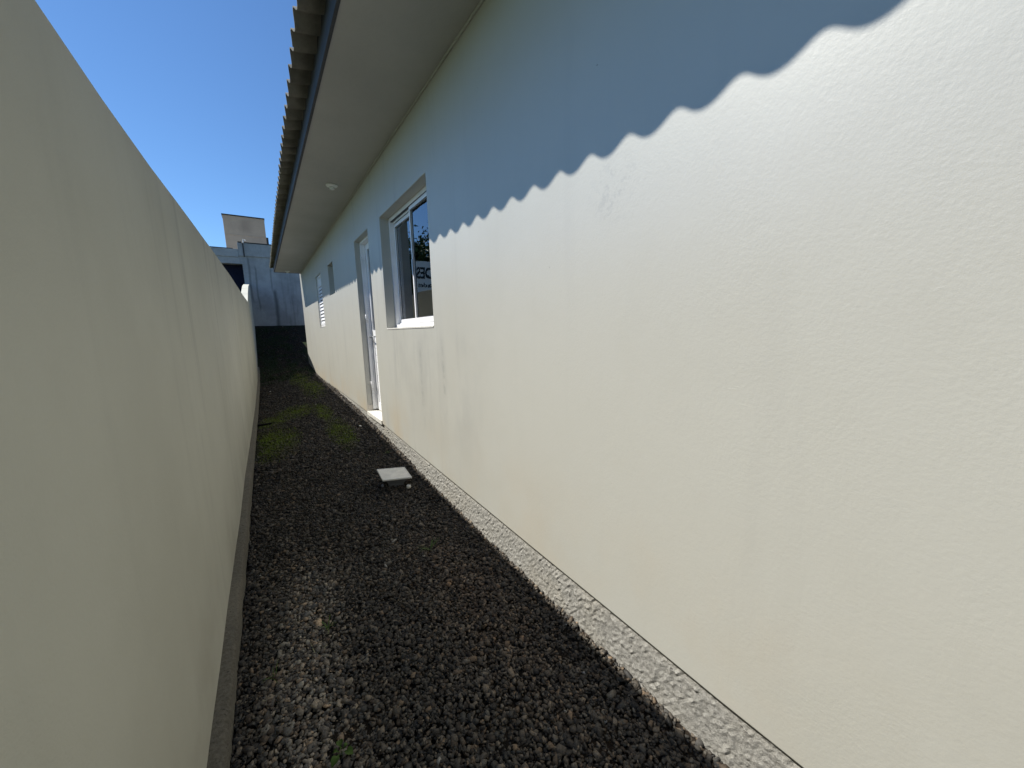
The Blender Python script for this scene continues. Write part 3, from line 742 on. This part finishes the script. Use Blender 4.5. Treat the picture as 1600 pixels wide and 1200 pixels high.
    me.polygons.add(len(FF)); me.polygons.foreach_set('loop_start', np.arange(0, FF.size, 3, dtype=np.int32)); me.polygons.foreach_set('loop_total', np.full(len(FF), 3, dtype=np.int32))
    me.update(calc_edges=True); me.validate()
    at = me.attributes.new('tone', 'FLOAT_COLOR', 'POINT'); at.data.foreach_set('color', np.concatenate([CC, np.ones((len(CC), 1))], 1).ravel())
    me.materials.append(MT['stone'])
    o = bpy.data.objects.new('gravel', me); COL.objects.link(o)
    tag(o, 'dark crushed stone gravel covering the narrow passage', 'gravel', kind='stuff')
make_gravel()

# ------------------------------------------------------------------ moss and grass
def blades(name, pts, hmin, hmax, wid, mat, label, cat, lean=.7):
    vs = []; fs = []
    for i, (x, y) in enumerate(pts):
        z = G(x, y)+.004; a = random.uniform(0, 6.28); h = random.uniform(hmin, hmax); l = random.uniform(.1, lean)*h; w_ = wid*random.uniform(.6, 1.3)
        dx, dy = math.cos(a), math.sin(a); px, py = -dy*w_, dx*w_
        k = len(vs)
        vs += [(x-px, y-py, z), (x+px, y+py, z), (x+dx*l*.4+px*.8, y+dy*l*.4+py*.8, z+h*.6), (x+dx*l*.4-px*.8, y+dy*l*.4-py*.8, z+h*.6), (x+dx*l, y+dy*l, z+h)]
        fs += [(k, k+1, k+2, k+3), (k+3, k+2, k+4)]
    o = MB().add(vs, fs).build(name, mat, None, fix=False); tag(o, label, cat, kind='stuff'); return o
pts = []
while len(pts) < 15000:
    y = random.uniform(4.2, 11.6); x = random.uniform(XL(y)+.06, 1.1)
    m = float(moss_amt(x, y))*(.55+.9*mnoise.noise(Vector((x*9, y*5, 2))))
    if random.random() < m: pts.append((x, y))
blades('moss', pts, .006, .022, .0035, MT['moss'], 'bright green moss and fine grass growing in patches on the gravel', 'moss', 1.2)
pts = []
while len(pts) < 7000:
    y = random.uniform(10.5, 15.3); x = random.uniform(XL(y)+.05, 1.5)
    if mnoise.noise(Vector((x*3, y*3, 7))) > -.1 and not (x > .85 and y > 12): pts.append((x, y))
blades('ground_cover', pts, .01, .05, .006, MT['moss_dark'], 'dark low weeds on the rising ground before the far wall', 'ground cover', 1.0)

def blade_strip(b, x, y, z, ang, length, bend, wid, rise, n=7):
    pts = []
    for i in range(n):
        t = i/(n-1); d = length*(t-.15*bend*t*t); h = rise*math.sin(min(1, t*(.75+.3*bend))*math.pi*.62)
        pts.append((x+math.cos(ang)*d, y+math.sin(ang)*d, z+h, wid*(1-t)**.7*(.5+min(.5, t*3))+.0004))
    nx, ny = -math.sin(ang), math.cos(ang); vs = []
    for px, py, pz, w_ in pts: vs += [(px-nx*w_, py-ny*w_, pz), (px, py, pz-w_*.45), (px+nx*w_, py+ny*w_, pz)]
    fs = []
    for i in range(n-1):
        for k in range(2): fs.append((i*3+k, i*3+k+1, (i+1)*3+k+1, (i+1)*3+k))
    b.add(vs, fs)
def tuft(name, x, y, n, length, wid, mat, label, cat, seed, angs=None, rise=.6):
    rs = random.Random(seed); z = G(x, y)+.006; t = thing(name, label, cat, (x, y, z))
    for i in range(n):
        b = MB(); a = angs[i] if angs else rs.uniform(0, 6.28); L = length*rs.uniform(.55, 1.1)
        blade_strip(b, x+rs.uniform(-.01, .01), y+rs.uniform(-.01, .01), z, a, L, rs.uniform(.2, 1), wid*rs.uniform(.7, 1.2), L*rise*rs.uniform(.3, 1))
        b.build('blade', mat, t, smooth=True, fix=False)
    return t
tuft('grass_tuft', .78, 2.17, 16, .085, .0022, MT['grass'], 'thin green grass tuft in the gravel in front of the white plastic box', 'grass', 1)
tuft('grass_tuft', .125, 1.87, 9, .06, .0026, MT['grass'], 'short green grass sprig in the paler gravel near the yard wall', 'grass', 2)
tuft('grass_tuft', -.10, 1.72, 5, .07, .0018, MT['grass'], 'sparse grass wisps growing beside the yard wall plinth', 'grass', 4)
tuft('dry_straw', .055, 1.74, 2, .085, .0022, MT['dry'], 'two pale dry grass stalks lying on the gravel', 'straw', 6, angs=[1.75, .35], rise=.12)
tuft('dry_straw', -.085, 1.58, 2, .06, .0015, MT['dry'], 'short pale stalks upright near the foot of the yard wall', 'straw', 9, angs=[1.6, 2.6], rise=.5)
tuft('grass_tuft', 1.02, 3.95, 22, .05, .0022, MT['grass'], 'small green tuft against the house plinth past the white box', 'grass', 12)
tuft('grass_tuft', .80, 4.02, 10, .035, .002, MT['grass'], 'small flat grass patch on gravel just beyond the white plastic box', 'grass', 14)
def weed():
    x, y = .085, 1.235; z = G(x, y)+.005
    t = thing('weed', 'small seedling with broad bright green leaves at the bottom edge of the photo', 'weed', (x, y, z))
    for i, (a, L, w_) in enumerate(((-2.4, .040, .012), (-.75, .036, .011), (1.6, .038, .009), (.5, .02, .006), (2.7, .022, .006))):
        b = MB(); n = 9; rows = []
        for k in range(n):
            u = k/(n-1); d = .008+L*u; wv = w_*math.sin(math.pi*min(1, max(.04, u))**1.2)*(1.15 if u > .25 else .6)+.0006
            wv += .0012*math.sin(k*2.3)*(0 < k < n-1)
            h = .018+.010*math.sin(u*2.4)-.008*u*u
            rows.append((x+math.cos(a)*d, y+math.sin(a)*d, z+h, wv))
        nx, ny = -math.sin(a), math.cos(a); vs = []; fs = []
        for px, py, pz, wv in rows:
            for s in (-1, -.5, 0, .5, 1): vs.append((px+nx*wv*s, py+ny*wv*s, pz+abs(s)*wv*.45))
        for k in range(n-1):
            for s in range(4): fs.append((k*5+s, k*5+s+1, (k+1)*5+s+1, (k+1)*5+s))
        b.add(vs, fs).build('leaf', MT['leaf'], t, smooth=True, fix=False)
    b = MB(); b.tube([(x, y, z-.01), (x+.001, y, z+.02)], .0016, 6); b.build('stem', MT['leaf'], t, smooth=True)
weed()

# ------------------------------------------------------------------ white plastic box on the gravel
def make_box():
    gx, gy = .865, 3.28; gz = G(gx, gy)
    t = thing('drain_box', 'square white plastic box with overhanging flat lid tilted on the gravel', 'plastic box', (gx, gy, gz))
    # lid corners (measured), tilted towards the eye
    P = [Vector(p) for p in ((.775, 3.44, -1.262), (1.005, 3.335, -1.262), (.985, 3.075, -1.272), (.755, 3.165, -1.272))]
    c = sum(P, Vector())/4; nrm = (P[1]-P[0]).cross(P[3]-P[0]).normalized()
    if nrm.z < 0: nrm = -nrm
    def ring(sc, h): return [tuple(c+(p-c)*sc+nrm*h) for p in P]
    def loft(rings, cap0=True, cap1=True):
        vs = [v for r in rings for v in r]; fs = []
        for j in range(len(rings)-1):
            for k in range(4): fs.append((j*4+k, j*4+(k+1) % 4, (j+1)*4+(k+1) % 4, (j+1)*4+k))
        if cap0: fs.append((3, 2, 1, 0))
        if cap1: m = (len(rings)-1)*4; fs.append((m, m+1, m+2, m+3))
        return MB().add(vs, fs)
    loft([ring(.97, -.012), ring(1.0, -.011), ring(1.0, .001), ring(.955, .003), ring(.94, -.001), ring(.90, -.0015)]).build('lid', MT['plastic'], t, .0015)
    b = loft([ring(.84, -.0125), ring(.78, -.022), ring(.50, -.078), ring(.46, -.115)])
    b.build('body', MT['plastic_grey'], t, .003)  # body coloured darker than the lid so the lid reads thin
    q = c+(P[2]-c)*.62+nrm*-.085
    MB().lathe((q.x+.003, q.y-.075, gz-.0), [(.010, 0), (.019, .006), (.019, .026), (.013, .032), (.012, .024)], 14).build('pipe_stub', MT['plastic'], t, smooth=True)
    q = P[3]*.7+P[0]*.3
    MB().lathe((q.x+.008, q.y-.01, gz+.004), [(.009, 0), (.012, .004), (.012, .016), (.007, .019)], 12).build('pipe_stub', MT['plastic_grey'], t, smooth=True)
make_box()

def debris(name, x, y, s, mat, label, cat, seed, flat=.4):
    g = np.random.default_rng(seed); bm = bmesh.new(); z = G(x, y)+.012
    for _ in range(12):
        p = g.normal(size=3); p /= np.linalg.norm(p); bm.verts.new((p[0]*s, p[1]*s*.6, p[2]*s*flat))
    bmesh.ops.convex_hull(bm, input=bm.verts); bmesh.ops.delete(bm, geom=[v for v in bm.verts if not v.link_faces], context='VERTS')
    me = bpy.data.meshes.new(name); bm.to_mesh(me); bm.free(); me.materials.append(mat)
    o = bpy.data.objects.new(name, me); COL.objects.link(o); o.location = (x, y, z+Z0); o.rotation_euler = (.1, .1, g.uniform(0, 3)); tag(o, label, cat); return o
debris('shard', .17, 4.62, .022, MT['shard'], 'small white shard lying on the dark gravel between wall and plastic box', 'debris', 1)
debris('shard', .985, 5.1, .03, MT['shard'], 'pale chip beside the house plinth near the doorstep', 'debris', 2)
debris('shard', .06, 9.6, .045, MT['shard'], 'flat pale chip on the dark gravel far along the yard wall', 'debris', 3, .2)
b = MB(); b.box(XL(6.6)+.05, .10, 6.50, 6.545, G(0, 6.5)+.006, G(0, 6.5)+.03)
tag(b.build('wood_strip', MT['black'], None, .003), 'dark wooden strip lying on mossy gravel against the yard wall', 'wood')
